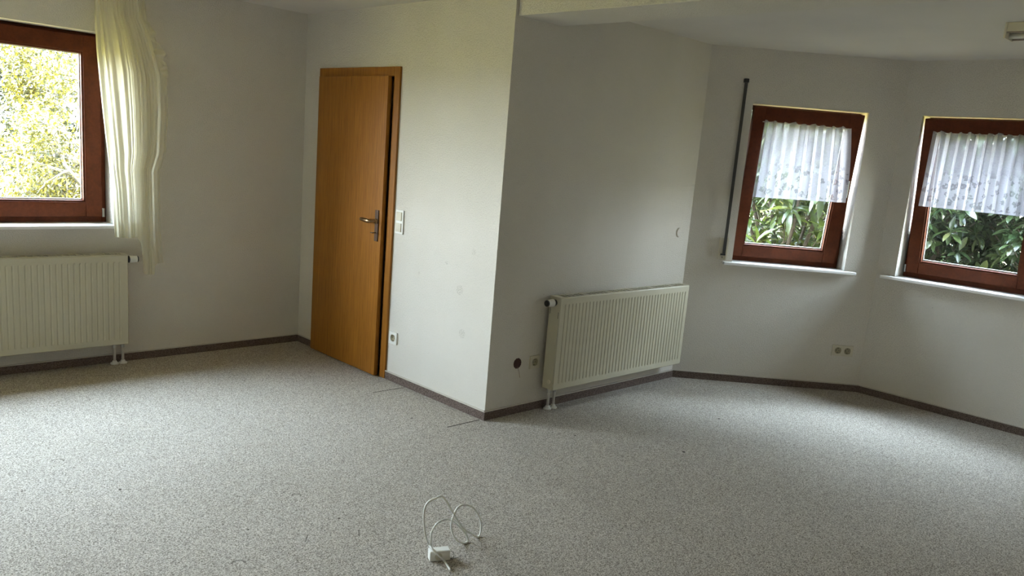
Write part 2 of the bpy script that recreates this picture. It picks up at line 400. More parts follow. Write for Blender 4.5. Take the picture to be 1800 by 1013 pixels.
# window added out of view on the left to brighten the door wall
td = empty('window_4', frame_of(0)[0], 0); tag(td, kind='structure')
bm = new(); ring_frame(bm, OPEN_FILL[0] + 0.001, OPEN_FILL[1] - 0.001, OPEN_FILL[2] + 0.001, OPEN_FILL[3] - 0.001, 0.03, 0.03, 0.03, 0.03, 0.15, 0.215); obj('window_frame', bm, MAHOG, td)
bm = new(); box(bm, OPEN_FILL[0] - 0.06, OPEN_FILL[1] + 0.06, -0.052, -0.0005, 0.892, 0.914, 0.006); box(bm, OPEN_FILL[0] + 0.001, OPEN_FILL[1] - 0.001, -0.02, 0.149, 0.897, 0.914, 0.001); obj('window_sill', bm, SILL, td)
for q in (0, 1):
    x0 = OPEN_FILL[0] + 0.03 + q * 0.69; dl = empty('sash', (x0, 0.12, OPEN_FILL[2] + 0.036), 0, td)
    bm = new(); ring_frame(bm, 0.0, 0.688, 0.0, 1.11, 0.09, 0.09, 0.09, 0.09, 0.0, 0.062, 0.004); obj('sash_frame', bm, MAHOG, dl)
    bm = new(); box(bm, 0.08, 0.608, 0.031, 0.035, 0.08, 1.03); obj('pane', bm, GLASS, dl)

# light portals over the openings guide the sampling of the sky
for wall, op in ((0, OPEN_A), (0, OPEN_FILL), (3, OPEN_D), (4, OPEN_E)):
    a, b, z0, z1 = op; o_, a_, L = frame_of(wall)
    ld = bpy.data.lights.new('sky_portal', 'AREA'); ld.shape = 'RECTANGLE'; ld.size = b - a; ld.size_y = z1 - z0
    ld.cycles.is_portal = True
    lo = bpy.data.objects.new('sky_portal', ld); COL.objects.link(lo); lo['kind'] = 'helper'
    m = Matrix.Rotation(a_, 4, 'Z'); m.translation = o_
    lo.matrix_world = m @ Matrix.Translation(((a + b) / 2, TH + 0.02, (z0 + z1) / 2)) @ Matrix.Rotation(math.radians(-90), 4, 'X')

# ------------------------------------------------------------------ door
o_, a_, L = frame_of(1)
door = empty('door_1', o_, a_); tag(door, kind='structure')
bm = new(); c0, c1, ct = DOOR[0], DOOR[1], 2.052
for y0, y1 in ((-0.016, 0.0),):
    box(bm, c0, c0 + 0.060, y0, y1, 0.001, ct, 0.003); box(bm, c1 - 0.060, c1, y0, y1, 0.001, ct, 0.003); box(bm, c0 + 0.06, c1 - 0.06, y0, y1, ct - 0.06, ct, 0.003)
box(bm, c0 + 0.041, c0 + 0.063, 0.0, 0.138, 0.001, ct - 0.05); box(bm, c1 - 0.063, c1 - 0.041, 0.0, 0.138, 0.001, ct - 0.05); box(bm, c0 + 0.063, c1 - 0.063, 0.0, 0.138, ct - 0.062, ct - 0.044)
obj('door_frame', bm, OAK, door)
leaf = empty('door_leaf', (c0 + 0.040, -0.0165, 0), 0, door); leaf.rotation_euler = (0, 0, math.radians(-0.6))
bm = new(); LW = 0.842
box(bm, 0, LW, -0.026, 0.0, 0.008, 1.992, 0.002); box(bm, 0.014, LW - 0.014, 0.0, 0.014, 0.008, 1.978)
obj('leaf_panel', bm, OAK, leaf)
hx = LW - 0.046
bm = new(); box(bm, hx - 0.019, hx + 0.019, -0.034, -0.026, 0.925, 1.132, 0.003); obj('handle_plate', bm, BRONZE, leaf)
bm = new()
cyl(bm, (hx, -0.034, 1.058), (hx, -0.044, 1.058), 0.017)
tube(bm, catmull([(hx, -0.040, 1.058), (hx, -0.066, 1.058), (hx - 0.012, -0.080, 1.058), (hx - 0.045, -0.084, 1.059), (hx - 0.085, -0.082, 1.061), (hx - 0.125, -0.076, 1.060)], 6),
     [0.010] * 8 + [0.010 + 0.004 * math.sin(k / 22 * math.pi) for k in range(22)] + [0.008], 12)
obj('door_handle', bm, BRASS, leaf, True)
bm = new(); cyl(bm, (hx, -0.034, 0.982), (hx, -0.056, 0.982), 0.0035); box(bm, hx - 0.012, hx + 0.012, -0.072, -0.056, 0.979, 0.985, 0.002); obj('key', bm, BRONZE, leaf)
for z in (0.24, 1.72):
    bm = new(); cyl(bm, (-0.006, -0.016, z), (-0.006, -0.016, z + 0.09), 0.007); obj('hinge', bm, CHROME, leaf)

# ------------------------------------------------------------------ radiators
def radiator(i, s0, s1, valve_side, label, group=None):
    o_, a_, L = frame_of(i); W = s1 - s0
    root = empty('radiator', o_ + Vector((math.cos(a_) * s0, math.sin(a_) * s0, 0)), a_); tag(root, label, 'radiator')
    z0, z1, yf, yb = 0.145, 0.733, -0.122, -0.032
    # pressed front plate
    xs = [0.0, 0.004]; ds = [0.004, 0.0]
    per = 0.03333; n = int((W - 0.05) / per); st = (W - n * per) / 2
    for k in range(n):
        x = st + k * per
        for dx, d in ((0.009, 0), (0.0135, 1), (0.0185, 1), (0.023, 0)): xs.append(x + dx); ds.append(d)
    xs += [W - 0.004, W]; ds += [0.0, 0.004]
    zz = [(z0, 0), (z0 + 0.004, 0), (z0 + 0.036, 0), (z0 + 0.046, 1), (z1 - 0.050, 1), (z1 - 0.040, 0), (z1 - 0.004, 0), (z1, 0)]
    bm = new(); G = []
    for j, (z, m) in enumerate(zz):
        row = []
        for k, x in enumerate(xs):
            d = ds[k] * m * 0.0042 if ds[k] == 1 else (ds[k] if ds[k] < 0.1 else 0)
            e = 0.004 if j in (0, len(zz) - 1) else 0
            row.append(bm.verts.new((x, yf + max(d, e if ds[k] != 1 or m == 0 else d), z)))
        G.append(row)
    for j in range(len(zz) - 1):
        for k in range(len(xs) - 1): bm.faces.new((G[j][k], G[j][k + 1], G[j + 1][k + 1], G[j + 1][k]))
    obj('front_panel', bm, RADM, root)
    bm = new(); box(bm, 0.004, W - 0.004, yb - 0.012, yb, z0 + 0.004, z1 - 0.006, 0.003); obj('back_panel', bm, RADM, root)
    bm = new(); box(bm, 0.02, W - 0.02, yf + 0.022, yb - 0.016, z0 + 0.05, z1 - 0.03)
    for k in range(int(W / 0.025) - 2):
        box(bm, 0.03 + k * 0.025, 0.031 + k * 0.025, yf + 0.013, yb - 0.013, z0 + 0.03, z1 - 0.02)
    obj('convector', bm, DARKIN, root)
    for (a, b) in ((-0.001, 0.002), (W - 0.002, W + 0.001)):
        bm = new(); box(bm, a, b, yf + 0.006, yb, z0 + 0.002, z1 + 0.002, 0.0008); obj('side_panel', bm, RADM, root)
    bm = new()
    box(bm, 0.0, W, yf + 0.003, yf + 0.016, z1 - 0.001, z1 + 0.003, 0.001); box(bm, 0.0, W, yb - 0.016, yb, z1 - 0.001, z1 + 0.003, 0.001)
    k = 0; x = 0.0
    while x < W - 0.03:
        wd = 0.05 if k % 5 == 0 else 0.012
        box(bm, x, x + wd, yf + 0.016, yb - 0.016, z1 - 0.001, z1 + 0.002); x += wd + 0.028; k += 1
    box(bm, W - 0.03, W, yf + 0.016, yb - 0.016, z1 - 0.001, z1 + 0.002)
    obj('top_grille', bm, RADM, root)
    d = -1 if valve_side == 'left' else 1; xe = 0.0 if d < 0 else W; zv, yv = z1 - 0.035, -0.076
    vr = empty('thermostat_valve', (xe, yv, zv), 0, root)
    bm = new(); cyl(bm, (d * 0.0015, 0, 0), (d * 0.022, 0, 0), 0.020, 0.023, 24); obj('collar', bm, DARK, vr)
    bm = new(); cyl(bm, (d * 0.022, 0, 0), (d * 0.070, 0, 0), 0.024, 0.021, 24); obj('thermostat_head', bm, WHITEP, vr)
    for q in range(12):
        a = q * math.pi / 6
    bm = new(); cyl(bm, (d * 0.070, 0, 0), (d * 0.078, 0, 0), 0.0205, 0.019, 24); obj('end_cap', bm, DARK, vr)
    px = 0.075 if d < 0 else W - 0.040
    for q in (-0.026, 0.026):
        pr = empty('supply_pipe', (px + q, -0.048, 0), 0, root)
        bm = new(); cyl(bm, (0, 0, 0.0), (0, 0, 0.120), 0.0085, seg=16); obj('pipe', bm, PIPE, pr, True)
        bm = new(); cyl(bm, (0, 0, 0.0), (0, 0, 0.008), 0.026, 0.025, 24); cyl(bm, (0, 0, 0.008), (0, 0, 0.022), 0.018, 0.012, 24); obj('rosette', bm, WHITEP, pr)
        bm = new(); cyl(bm, (0, 0, 0.108), (0, 0, 0.136), 0.013, seg=6); cyl(bm, (0, 0, 0.130), (0, 0, 0.149), 0.010, seg=16); obj('union_nut', bm, CHROME, pr)
    if d < 0:
        bm = new(); cyl(bm, (-0.001, -0.085, 0.195), (-0.005, -0.085, 0.195), 0.013, seg=20); obj('side_plug', bm, CREAMP, root)
        for (ya_, zb_, zt_) in ((-0.112, z1 - 0.13, z1 - 0.09), (-0.044, z1 - 0.11, z1 - 0.07)):
            bm = new(); box(bm, -0.0016, -0.0008, ya_, ya_ + 0.003, zb_, zt_); obj('vent_slit', bm, DARK, root)
    return root
radiator(0, 4.7 - 2.71, 4.7 - 1.308, 'right', 'cream panel radiator under the large window, beside the long sheer curtain')
radiator(2, 0.452, 1.842, 'left', 'cream panel radiator on the shaded recess wall between corner edge and bay')

# ------------------------------------------------------------------ electrical fittings
def at_wall(name, i, s, z):
    o_, a_, L = frame_of(i); return empty(name, o_ + Vector((math.cos(a_) * s, math.sin(a_) * s, z)), a_)
def socket_insert(root, x, mat):
    bm = new(); bmesh.ops.create_circle(bm, segments=28, radius=0.0215, cap_ends=False)
    # round well: rim, wall, floor
    bm.free(); bm = new()
    prof = [(0.025, -0.0115), (0.0215, -0.0125), (0.0195, -0.011), (0.0185, -0.003), (0.0, -0.003)]
    rings = []
    for r, y in prof[:-1]: rings.append([bm.verts.new((x + r * math.cos(k * math.pi / 14), y, r * math.sin(k * math.pi / 14))) for k in range(28)])
    for a, b in zip(rings, rings[1:]):
        for k in range(28): bm.faces.new((a[k], a[(k + 1) % 28], b[(k + 1) % 28], b[k]))
    bm.faces.new(rings[-1])
    ins = obj('socket_well', bm, mat, root, True)
    bm = new()
    for q in (-0.0095, 0.0095): cyl(bm, (x + q, -0.0032, 0), (x + q, -0.0045, 0), 0.003, seg=12)
    for q in (-1, 1): box(bm, x - 0.003, x + 0.003, -0.0105, -0.0035, q * 0.0165 - 0.0015, q * 0.0165 + 0.0015)
    obj('contacts', bm, DARK, ins)
def plate_with_holes(root, x0, x1, z0, z1, mat, name='cover_plate'):
    bm = new(); box(bm, x0, x1, -0.009, -0.0005, z0, z1, 0.003); obj(name, bm, mat, root)
def socket(i, s, z, n, pm, label):
    r = at_wall('power_socket', i, s, z); tag(r, label, 'socket')
    wd = 0.041 + (n - 1) * 0.0375
    bm = new(); box(bm, -wd, wd, -0.0028, -0.0005, -0.041, 0.041)      # base
    for (a, b, c, d) in ((-wd, wd, 0.0215, 0.041), (-wd, wd, -0.041, -0.0215)): box(bm, a, b, -0.0115, -0.0028, c, d)
    xs = [(-0.0215 + (k - (n - 1) / 2) * 0.071, 0.0215 + (k - (n - 1) / 2) * 0.071) for k in range(n)]
    e = [-wd] + [v for p in xs for v in p] + [wd]
    for a, b in zip(e[::2], e[1::2]): box(bm, a, b, -0.0115, -0.0028, -0.0215, 0.0215)
    obj('cover_plate', bm, pm, r)
    for k in range(n): socket_insert(r, (k - (n - 1) / 2) * 0.071, SLOTP)
socket(1, yA - 0.930, 0.298, 1, WHITEP, 'white single wall socket low on the bright wall right beside the door frame')
socket(2, 0.388, 0.312, 1, CREAMP, 'yellowed single wall socket on the shaded wall just left of the radiator')
socket(3, 1.260, 0.311, 2, CREAMP, 'yellowed double wall socket on the bay wall below the windows')
sw = at_wall('light_switch', 1, yA - 0.930, 1.075); tag(sw, 'white double rocker light switch beside the wooden door', 'light switch')
bm = new(); box(bm, -0.041, 0.041, -0.010, -0.0005, -0.078, 0.078, 0.003); obj('cover_plate', bm, WHITEP, sw)
for z in (-0.036, 0.036):
    bm = new(); vs = box(bm, -0.027, 0.027, -0.016, -0.0102, z - 0.028, z + 0.028, 0.0015); obj('rocker', bm, CREAMP, sw)
hb = at_wall('open_junction_box', 2, 0.243, 0.320); tag(hb, 'round dark red-brown open wall box left of the yellowed single socket', 'junction box')
bm = new(); prof = [(0.033, -0.0005), (0.033, -0.002), (0.030, -0.003), (0.028, -0.0012)]; rings = []
for r, y in prof: rings.append([bm.verts.new((r * math.cos(k * math.pi / 16) * (1 + 0.04 * math.sin(3 * k)), y, r * math.sin(k * math.pi / 16) * (1 + 0.05 * math.sin(2 * k + 1)))) for k in range(32)])
for a, b in zip(rings, rings[1:]):
    for k in range(32): bm.faces.new((a[k], a[(k + 1) % 32], b[(k + 1) % 32], b[k]))
bm.faces.new(rings[-1]); obj('box_mouth', bm, HOLE, hb)
bm = new(); tube(bm, catmull([(0.0, -0.004, -0.022), (0.006, -0.012, -0.045), (0.016, -0.010, -0.07), (0.026, -0.006, -0.092)]), 0.0013, 6)
obj('loose_wire', bm, plain('brown_wire', (0.22, 0.12, 0.07), 0.5), hb)
bc = at_wall('blind_cover', 2, 1.803, 1.105); tag(bc, 'small round painted blind cover on the wall above the right end of the radiator', 'cover')
bm = new(); cyl(bm, (0, -0.0005, 0), (0, -0.009, 0), 0.036, 0.031, 32); obj('cover_disc', bm, WALL, bc)
# shutter strap
ss = at_wall('shutter_strap', 3, 0.270, 0); tag(ss, 'dark grey roller shutter strap hanging left of the tilted bay window, cream winder below', 'shutter strap')
bm = new(); tube_pts = None
box(bm, -0.011, 0.011, -0.022, -0.019, 0.965, 2.205); obj('strap', bm, STRAP, ss)
bm = new(); box(bm, -0.016, 0.016, -0.030, -0.0005, 2.195, 2.222, 0.003); obj('strap_guide', bm, DARK, ss)
bm = new(); box(bm, -0.040, 0.028, -0.012, -0.0005, 0.925, 1.088, 0.003); box(bm, 0.012, 0.026, -0.020, -0.012, 0.93, 1.08, 0.002); obj('winder_plate', bm, CREAMP, ss)
bm = new(); box(bm, -0.024, 0.012, -0.026, -0.012, 0.958, 0.970, 0.002); cyl(bm, (-0.008, -0.012, 0.943), (-0.008, -0.014, 0.943), 0.004, seg=12); obj('strap_slot', bm, DARK, ss)

# ------------------------------------------------------------------ curtains
def cloth(name, mat, parent, f, nu, nv, uvs=(1, 1)):
    me = bpy.data.meshes.new(name); vs, fs, uv = [], [], []
    for j in range(nv + 1):
        for i in range(nu + 1): vs.append(f(i / nu, j / nv))
    for j in range(nv):
        for i in range(nu):
            a = j * (nu + 1) + i; fs.append((a, a + 1, a + nu + 2, a + nu + 1))
    me.from_pydata(vs, [], fs); ul = me.uv_layers.new(name='UVMap')
    for p in me.polygons:
        p.use_smooth = True
        for li in p.loop_indices:
            vi = me.loops[li].vertex_index; ul.data[li].uv = ((vi % (nu + 1)) / nu * uvs[0], 1 - (vi // (nu + 1)) / nv * uvs[1])
    me.materials.append(mat); o = bpy.data.objects.new(name, me); COL.objects.link(o); o.parent = parent
    return o
def interp(tab, z):
    for (z0, v0), (z1, v1) in zip(tab, tab[1:]):
        if z <= z0 and z >= z1: return v0 + (v1 - v0) * (z0 - z) / (z0 - z1)
    return tab[0][1] if z > tab[0][0] else tab[-1][1]
cr_ = empty('sheer_curtain', (0, yA, 0)); tag(cr_, 'long cream sheer curtain bunched at the right side of the large window', 'curtain')
LEFT = [(2.40, -1.490), (2.26, -1.480), (1.98, -1.469), (1.77, -1.451), (1.60, -1.436), (1.14, -1.388), (0.846, -1.376)]
RIGHT = [(2.40, -1.19), (2.314, -1.181), (2.197, -1.172), (2.15, -1.145), (2.087, -1.116), (1.97, -1.075), (1.87, -1.050), (1.64, -1.042), (1.387, -1.057), (1.27, -1.098), (0.85, -1.092), (0.66, -1.078), (0.55, -1.08)]
BOT = [(0.0, 0.845), (0.50, 0.838), (0.53, 0.80), (0.56, 0.62), (0.60, 0.600), (0.78, 0.597), (0.82, 0.655), (0.9, 0.662), (1.0, 0.672)]
def botz(u):
    for (a, b), (c, d) in zip(BOT, BOT[1:]):
        if u <= c: return b + (d - b) * (u - a) / (c - a)
    return BOT[-1][1]
def fcurt(u, v):
    zt = 2.395; z = zt + (botz(u) - zt) * v
    x0, x1 = interp(LEFT, z), interp(RIGHT, z)
    tw = 0.06 * v * v * math.sin(2.2 * v + 1)
    ph = u * 14 * math.pi + 1.3 * math.sin(u * 11) + 0.5 * math.sin(v * 2.2 + u * 8)
    x = x0 + (x1 - x0) * (u + 0.004 * math.sin(ph * 2))
    amp = (0.012 + 0.012 * v) * (0.55 + 0.45 * math.sin(u * 23 + 1.0))
    y = -0.105 + amp * math.sin(ph) + 0.012 * math.sin(u * 14 + 1.5 * v) + 0.004 * math.sin(ph * 2.7 + 2 * v)
    return (x, y, z)
cloth('fabric', CURT, cr_, fcurt, 260, 90)
def fhem(u, v):
    x, y, z = fcurt(u, 1.0); z2 = z + 0.10 * (1 - v); q = fcurt(u, 1 - 0.10 * (1 - v) / (2.395 - botz(u)))
    return (q[0], q[1] - 0.002, q[2])
cloth('hem', CURT, cr_, lambda u, v: fhem(u * 0.5, v), 80, 5)
def flap(u, v):                     # loose gathered edge that spills over on the right of the curtain
    z = 2.19 - 0.30 * v; x = interp(RIGHT, z) - 0.045 + 0.05 * u + 0.012 * math.sin(v * 17)
    return (x, -0.140 - 0.02 * math.sin(u * 3 + v * 9) - 0.012 * math.sin(v * 31 + u * 4), z - 0.03 * u)
cloth('edge_frill', CURT, cr_, flap, 14, 50)
bm = new(); box(bm, -2.9, -1.0, -0.150, -0.070, H - 0.018, H - 0.0005, 0.002); 
rl = obj('curtain_rail', bm, WHITEP); rl.location = (0, yA, 0); tag(rl, 'white curtain rail on the ceiling above the large window', 'curtain rail')
for k in range(8):
    x = -1.475 + k * 0.038; bm = new(); tube(bm, [(x, -0.105, H - 0.018), (x, -0.112, H - 0.028), (x, -0.105, H - 0.042)], 0.0022, 6); obj('curtain_hook', bm, WHITEP, cr_)

def lace(i, top, bottom, nf, label, ph0):
    o_, a_, L = frame_of(i); r = empty('lace_curtain', o_, a_); tag(r, label, 'curtain')
    (tx0, tx1, tz0, tz1), (bx0, bx1, bz0, bz1) = top, bottom
    def f(u, v):
        x = (tx0 + (tx1 - tx0) * u) * (1 - v) + (bx0 + (bx1 - bx0) * u) * v
        bul = 0.018 * math.sin(v * math.pi * 0.8) * (1 if u > 0.9 else 0) * (u - 0.9) * 10
        zt = tz0 + (tz1 - tz0) * u + 0.006 * math.sin(u * nf * math.pi * 2.0 + ph0) + 0.004 * math.sin(u * 23)
        z = zt + (bz0 + (bz1 - bz0) * u - zt) * v
        ph = u * nf * 2 * math.pi + ph0 + 1.1 * math.sin(u * 9 + ph0) + 0.5 * v * math.sin(u * 5)
        x += bul + 0.004 * math.sin(ph * 2)
        y = -0.026 - (0.014 + 0.010 * v) * math.sin(ph) - 0.003 * math.sin(ph * 2.3 + 1)
        return (x, y, z)
    cloth('lace_panel', LACE, r, f, 160, 60, ((tx1 - tx0) * 1.7 / 0.55, 1))
    bm = new(); cyl(bm, (tx0 - 0.004, -0.016, tz0 - 0.006), (tx1 + 0.004, -0.016, tz1 - 0.006), 0.003, seg=10); obj('curtain_rod', bm, WHITEP, r)
lace(3, (0.428, 1.052, 1.942, 1.940), (0.412, 1.090, 1.400, 1.413), 9, 'white lace curtain over the upper half of the bay window beside the shutter strap', 0.4)
lace(4, (0.233, 0.892, 1.952, 1.952), (0.222, 0.912, 1.438, 1.436), 11, 'white lace curtain on the right bay window, cut by the photo edge', 2.0)

# ------------------------------------------------------------------ ceiling lamp in the bay
lamp = empty('ceiling_lamp', (1.60, -1.955, H)); tag(lamp, 'beige strip lamp fixed to the bay ceiling at the top right', 'lamp')
bm = new(); box(bm, 0.0, 0.13, -0.62, 0.0, -0.045, -0.0005, 0.004); obj('housing', bm, CREAMP, lamp)
bm = new(); box(bm, -0.004, 0.134, 0.0, 0.010, -0.078, -0.0005, 0.002); obj('end_cap', bm, CREAMP, lamp)
bm = new(); box(bm, -0.004, 0.134, -0.63, -0.62, -0.078, -0.0005, 0.002); obj('end_cap', bm, CREAMP, lamp)
bm = new(); cyl(bm, (0.065, -0.62, -0.060), (0.065, 0.0, -0.060), 0.013, seg=20); obj('tube', bm, WHITEP, lamp, True)
bm = new(); box(bm, 0.120, 0.126, -0.62, 0.0, -0.074, -0.045); box(bm, 0.004, 0.010, -0.62, 0.0, -0.052, -0.045); obj('reflector', bm, plain('lamp_trim', (0.30, 0.24, 0.20), 0.5), lamp)

# ------------------------------------------------------------------ loose cable on the floor
def ray(u, v): return (fwd + rgt * ((u - 900) / FPX) - upv * ((v - 506.5 - SHY) / FPX))
def on_floor(u, v, h=0.0):
    d = ray(u, v); return CAM + d * ((h - CAM.z) / d.z)
PA, PB = Vector((-1.300, -1.120, 0)), Vector((-1.030, -1.092, 0))
nrm = Vector((-(PB - PA).y, (PB - PA).x, 0)).normalized()
def on_plane(u, v, off=0.0):
    d = ray(u, v); return CAM + d * (((PA + nrm * off - CAM).dot(nrm)) / d.dot(nrm))
cb = empty('cable_box', (-1.285, -1.135, 0)); tag(cb, 'small white box with looped white cable lying on the carpet', 'cable')
f0, f1 = on_floor(755.2, 988.6), on_floor(791, 985.2); ax = (f1 - f0); BW = ax.length; ax.normalize(); ay = Vector((-ax.y, ax.x, 0))
bxr = math.atan2(ax.y, ax.x)
bm = new(); vs = box(bm, 0, BW, 0, 0.038, 0.0, 0.042, 0.004)
b_ = obj('box', bm, WHITEP, cb); b_.location = f0 - cb.location; b_.rotation_euler = (0, 0, bxr)
bm = new(); cyl(bm, (BW * 0.42, 0.0, 0.02), (BW * 0.42, -0.003, 0.02), 0.014, seg=20); q = obj('box_port', bm, CREAMP, cb); q.location = b_.location; q.rotation_euler = b_.rotation_euler
Z = lambda x, y: (680 + x / 5.854, 840 + y / 5.854)
path = [(620, 915), (590, 868), (520, 790), (470, 735), (430, 685), (400, 600), (381, 450), (390, 320), (430, 250), (500, 215), (558, 190), (600, 225), (650, 310), (700, 400), (760, 490), (800, 535), (860, 570), (932, 618), (962, 575), (970, 480), (945, 390), (890, 312), (830, 285), (770, 285), (720, 320), (685, 400), (665, 470), (667, 540), (690, 610), (740, 660), (795, 683), (832, 650), (818, 590), (770, 530), (700, 460), (640, 432), (580, 435), (520, 470), (475, 530), (455, 600), (455, 690), (462, 725)]
pp = []
for k, (a, b) in enumerate(path):
    u, v = Z(a, b)
    if k == 0: p = on_floor(u + 6, v + 7, 0.004)
    elif k == 1: p = on_plane(u, v, -0.048)
    elif k == 2: p = on_plane(u, v, -0.036)
    elif k == 3: p = on_plane(u, v, -0.018)
    else:
        off = 0.012 * math.sin(k * 0.45) if k < 38 else 0.004
        p = on_plane(u, v, off * max(0.0, min(1.0, on_plane(u, v).z / 0.09)))
    p.z = max(p.z, 0.0035); pp.append(p - cb.location)
bm = new(); tube(bm, catmull(pp, 6), 0.0042, 10); obj('cable', bm, CABLE, cb, True)
bm = new()
tube(bm, catmull([on_floor(*Z(640, 745), 0.03) - cb.location, on_floor(*Z(685, 775), 0.02) - cb.location, on_floor(*Z(688, 815), 0.004) - cb.location, on_floor(*Z(655, 835), 0.003) - cb.location, on_floor(*Z(720, 825), 0.002) - cb.location, on_floor(*Z(765, 803), 0.002) - cb.location]), 0.0008, 6)
obj('thin_wire', bm, DARK, cb)

# ------------------------------------------------------------------ outside
GREEN_G = plain('garden_ground', (0.20, 0.16, 0.045), 0.9, var=0.3, scale=3)
bm = new(); R = 60.0
hole = [(-60, 60), (60, 60), (60, -60), (-60, -60)]
prism(bm, hole, -0.5, -0.25); g = obj('garden_ground', bm, GREEN_G); tag(g, kind='structure')

LEAF_A = leaf_mat('yellow_green_leaf', (0.030, 0.036, 0.016), (0.115, 0.098, 0.010), (0.19, 0.15, 0.015))
LEAF_FAR = leaf_mat('pale_far_leaf', (0.025, 0.030, 0.028), (0.050, 0.053, 0.038), (0.075, 0.075, 0.045))
RHODO = leaf_mat('rhododendron_leaf', (0.010, 0.020, 0.004), (0.060, 0.085, 0.014), (0.12, 0.11, 0.018), 0.3)
LAUREL = leaf_mat('laurel_leaf', (0.009, 0.019, 0.008), (0.042, 0.066, 0.026), (0.075, 0.085, 0.035), 0.25)
BARK = plain('bark', (0.05, 0.036, 0.026), 0.9, var=0.3)
BARKP = plain('pale_bark', (0.10, 0.09, 0.075), 0.9, var=0.25)

def leaves_mesh(name, mat, parent, bases, dirs, lens, tints, wr=0.3, droop=0.25, rng=None, fold=0.25):
    n = len(bases); bases = np.asarray(bases, float); d = np.asarray(dirs, float); d /= np.linalg.norm(d, axis=1)[:, None]
    up = np.tile([0, 0, 1.0], (n, 1)) + rng.normal(0, 0.25, (n, 3)); side = np.cross(d, up); side /= np.linalg.norm(side, axis=1)[:, None]
    nr = np.cross(side, d); Lh = np.asarray(lens, float)[:, None]
    prof = [(0.0, 0.04), (0.25, 0.75), (0.55, 1.0), (0.82, 0.6), (1.0, 0.0)]
    V = []
    for t, wd in prof:
        c = bases + d * Lh * t - nr * Lh * droop * t * t
        e = side * Lh * wr * 0.5 * wd
        V += [c - e + nr * Lh * fold * 0.5 * wr * wd, c, c + e + nr * Lh * fold * 0.5 * wr * wd]
    V = np.stack(V, 1).reshape(-1, 3); k = 15
    q = []
    for r in range(4):
        for c in range(2): a = r * 3 + c; q.append((a, a + 1, a + 4, a + 3))
    q = np.array(q); F = (q[None] + (np.arange(n) * k)[:, None, None]).reshape(-1, 4)
    me = bpy.data.meshes.new(name); me.vertices.add(len(V)); me.vertices.foreach_set('co', V.ravel())
    me.loops.add(F.size); me.loops.foreach_set('vertex_index', F.ravel())
    me.polygons.add(len(F)); me.polygons.foreach_set('loop_start', np.arange(len(F)) * 4); me.polygons.foreach_set('use_smooth', np.ones(len(F), bool))
    me.update(calc_edges=True)
    at = me.attributes.new('tint', 'FLOAT', 'POINT'); at.data.foreach_set('value', np.repeat(np.asarray(tints, np.float32), k))
    me.materials.append(mat); o = bpy.data.objects.new(name, me); COL.objects.link(o); o.parent = parent; return o

def broadleaf(name, loc, size, seed, mat, leaf_len, n_whorl, per, label, wr=0.3, droop=0.3, cat='shrub', group=None):
    rng = np.random.default_rng(seed); root = empty(name, loc); tag(root, label, cat, group)
    rx, ry, hz = size; B, D, Ln, T = [], [], [], []
    bm = new()
    for s in range(7):
        a = s / 7 * 6.283; r = 0.25 * rx
        top = Vector((math.cos(a) * rx * 0.7, math.sin(a) * ry * 0.7, hz * (0.55 + 0.4 * rng.random())))
        tube(bm, catmull([(math.cos(a) * 0.06, math.sin(a) * 0.06, 0), (math.cos(a) * r, math.sin(a) * r * 0.8, hz * 0.3), top * 0.8 + Vector((0, 0, 0.05)), top], 4), [0.025 - 0.0011 * k for k in range(13)], 6)
    for w_ in range(n_whorl):
        u = rng.random() ** 0.45; ph = rng.random() * 6.283; zz = rng.random() ** 0.8
        prof = (0.75 + 0.35 * math.sin(min(zz * 1.25, 1) * math.pi * 0.8)) * (1 if zz < 0.85 else 1 - (zz - 0.85) * 2.5)
        c = np.array([math.cos(ph) * rx * u * prof, math.sin(ph) * ry * u * prof, 0.08 + zz * (hz - 0.1)])
        axis = np.array([math.cos(ph) * u, math.sin(ph) * u, 0.45 + 0.4 * rng.random()]) + rng.normal(0, 0.3, 3); axis /= np.linalg.norm(axis)
        a1 = np.cross(axis, [0.3, 0.1, 1.0]); a1 /= np.linalg.norm(a1); a2 = np.cross(axis, a1); off = rng.random() * 6
        tint = rng.random() ** 1.4
        m = per + rng.integers(-2, 3)
        for k in range(m):
            an = off + k * 2.399
            el = 0.15 + 0.7 * (k / m) 
            dd = (a1 * math.cos(an) + a2 * math.sin(an)) * math.cos(el * 1.1) + axis * math.sin(el * 1.1) * 0.8
            dd[2] -= 0.12 * rng.random(); B.append(c + axis * 0.02 * k * leaf_len * 2); D.append(dd); Ln.append(leaf_len * (0.7 + 0.5 * rng.random())); T.append(np.clip(tint * 0.75 + 0.3 * rng.random() - 0.05 + (0.5 if rng.random() < 0.02 else 0), 0, 1))
        if w_ % 3 == 0:
            c0_ = Vector(c); b0 = Vector((c[0] * 0.6, c[1] * 0.6, max(0.05, c[2] - 0.25))); tube(bm, [b0, (b0 + c0_) / 2 + Vector((0, 0, -0.02)), c0_], [0.006, 0.005, 0.003], 5)
    obj('stems', bm, BARK, root); leaves_mesh('foliage', mat, root, B, D, Ln, T, wr, droop, rng)
    return root
o3, a3, L3 = frame_of(3); o4, a4, L4 = frame_of(4)
def out_pt(o, a, s, y): return (o.x + math.cos(a) * s - math.sin(a) * y, o.y + math.sin(a) * s + math.cos(a) * y, -0.25)
broadleaf('rhododendron', out_pt(o3, a3, 1.3, 1.75), (0.62, 0.85, 2.75), 11, RHODO, 0.19, 380, 9, 'rhododendron with long drooping leaves outside the left bay window, its lower leaves in view', 0.27, 0.45)
broadleaf('rhododendron', out_pt(o3, a3, 2.1, 3.6), (1.0, 0.8, 3.3), 12, RHODO, 0.16, 400, 9, 'taller dark rhododendron standing behind the drooping one outside the bay', 0.28, 0.4)
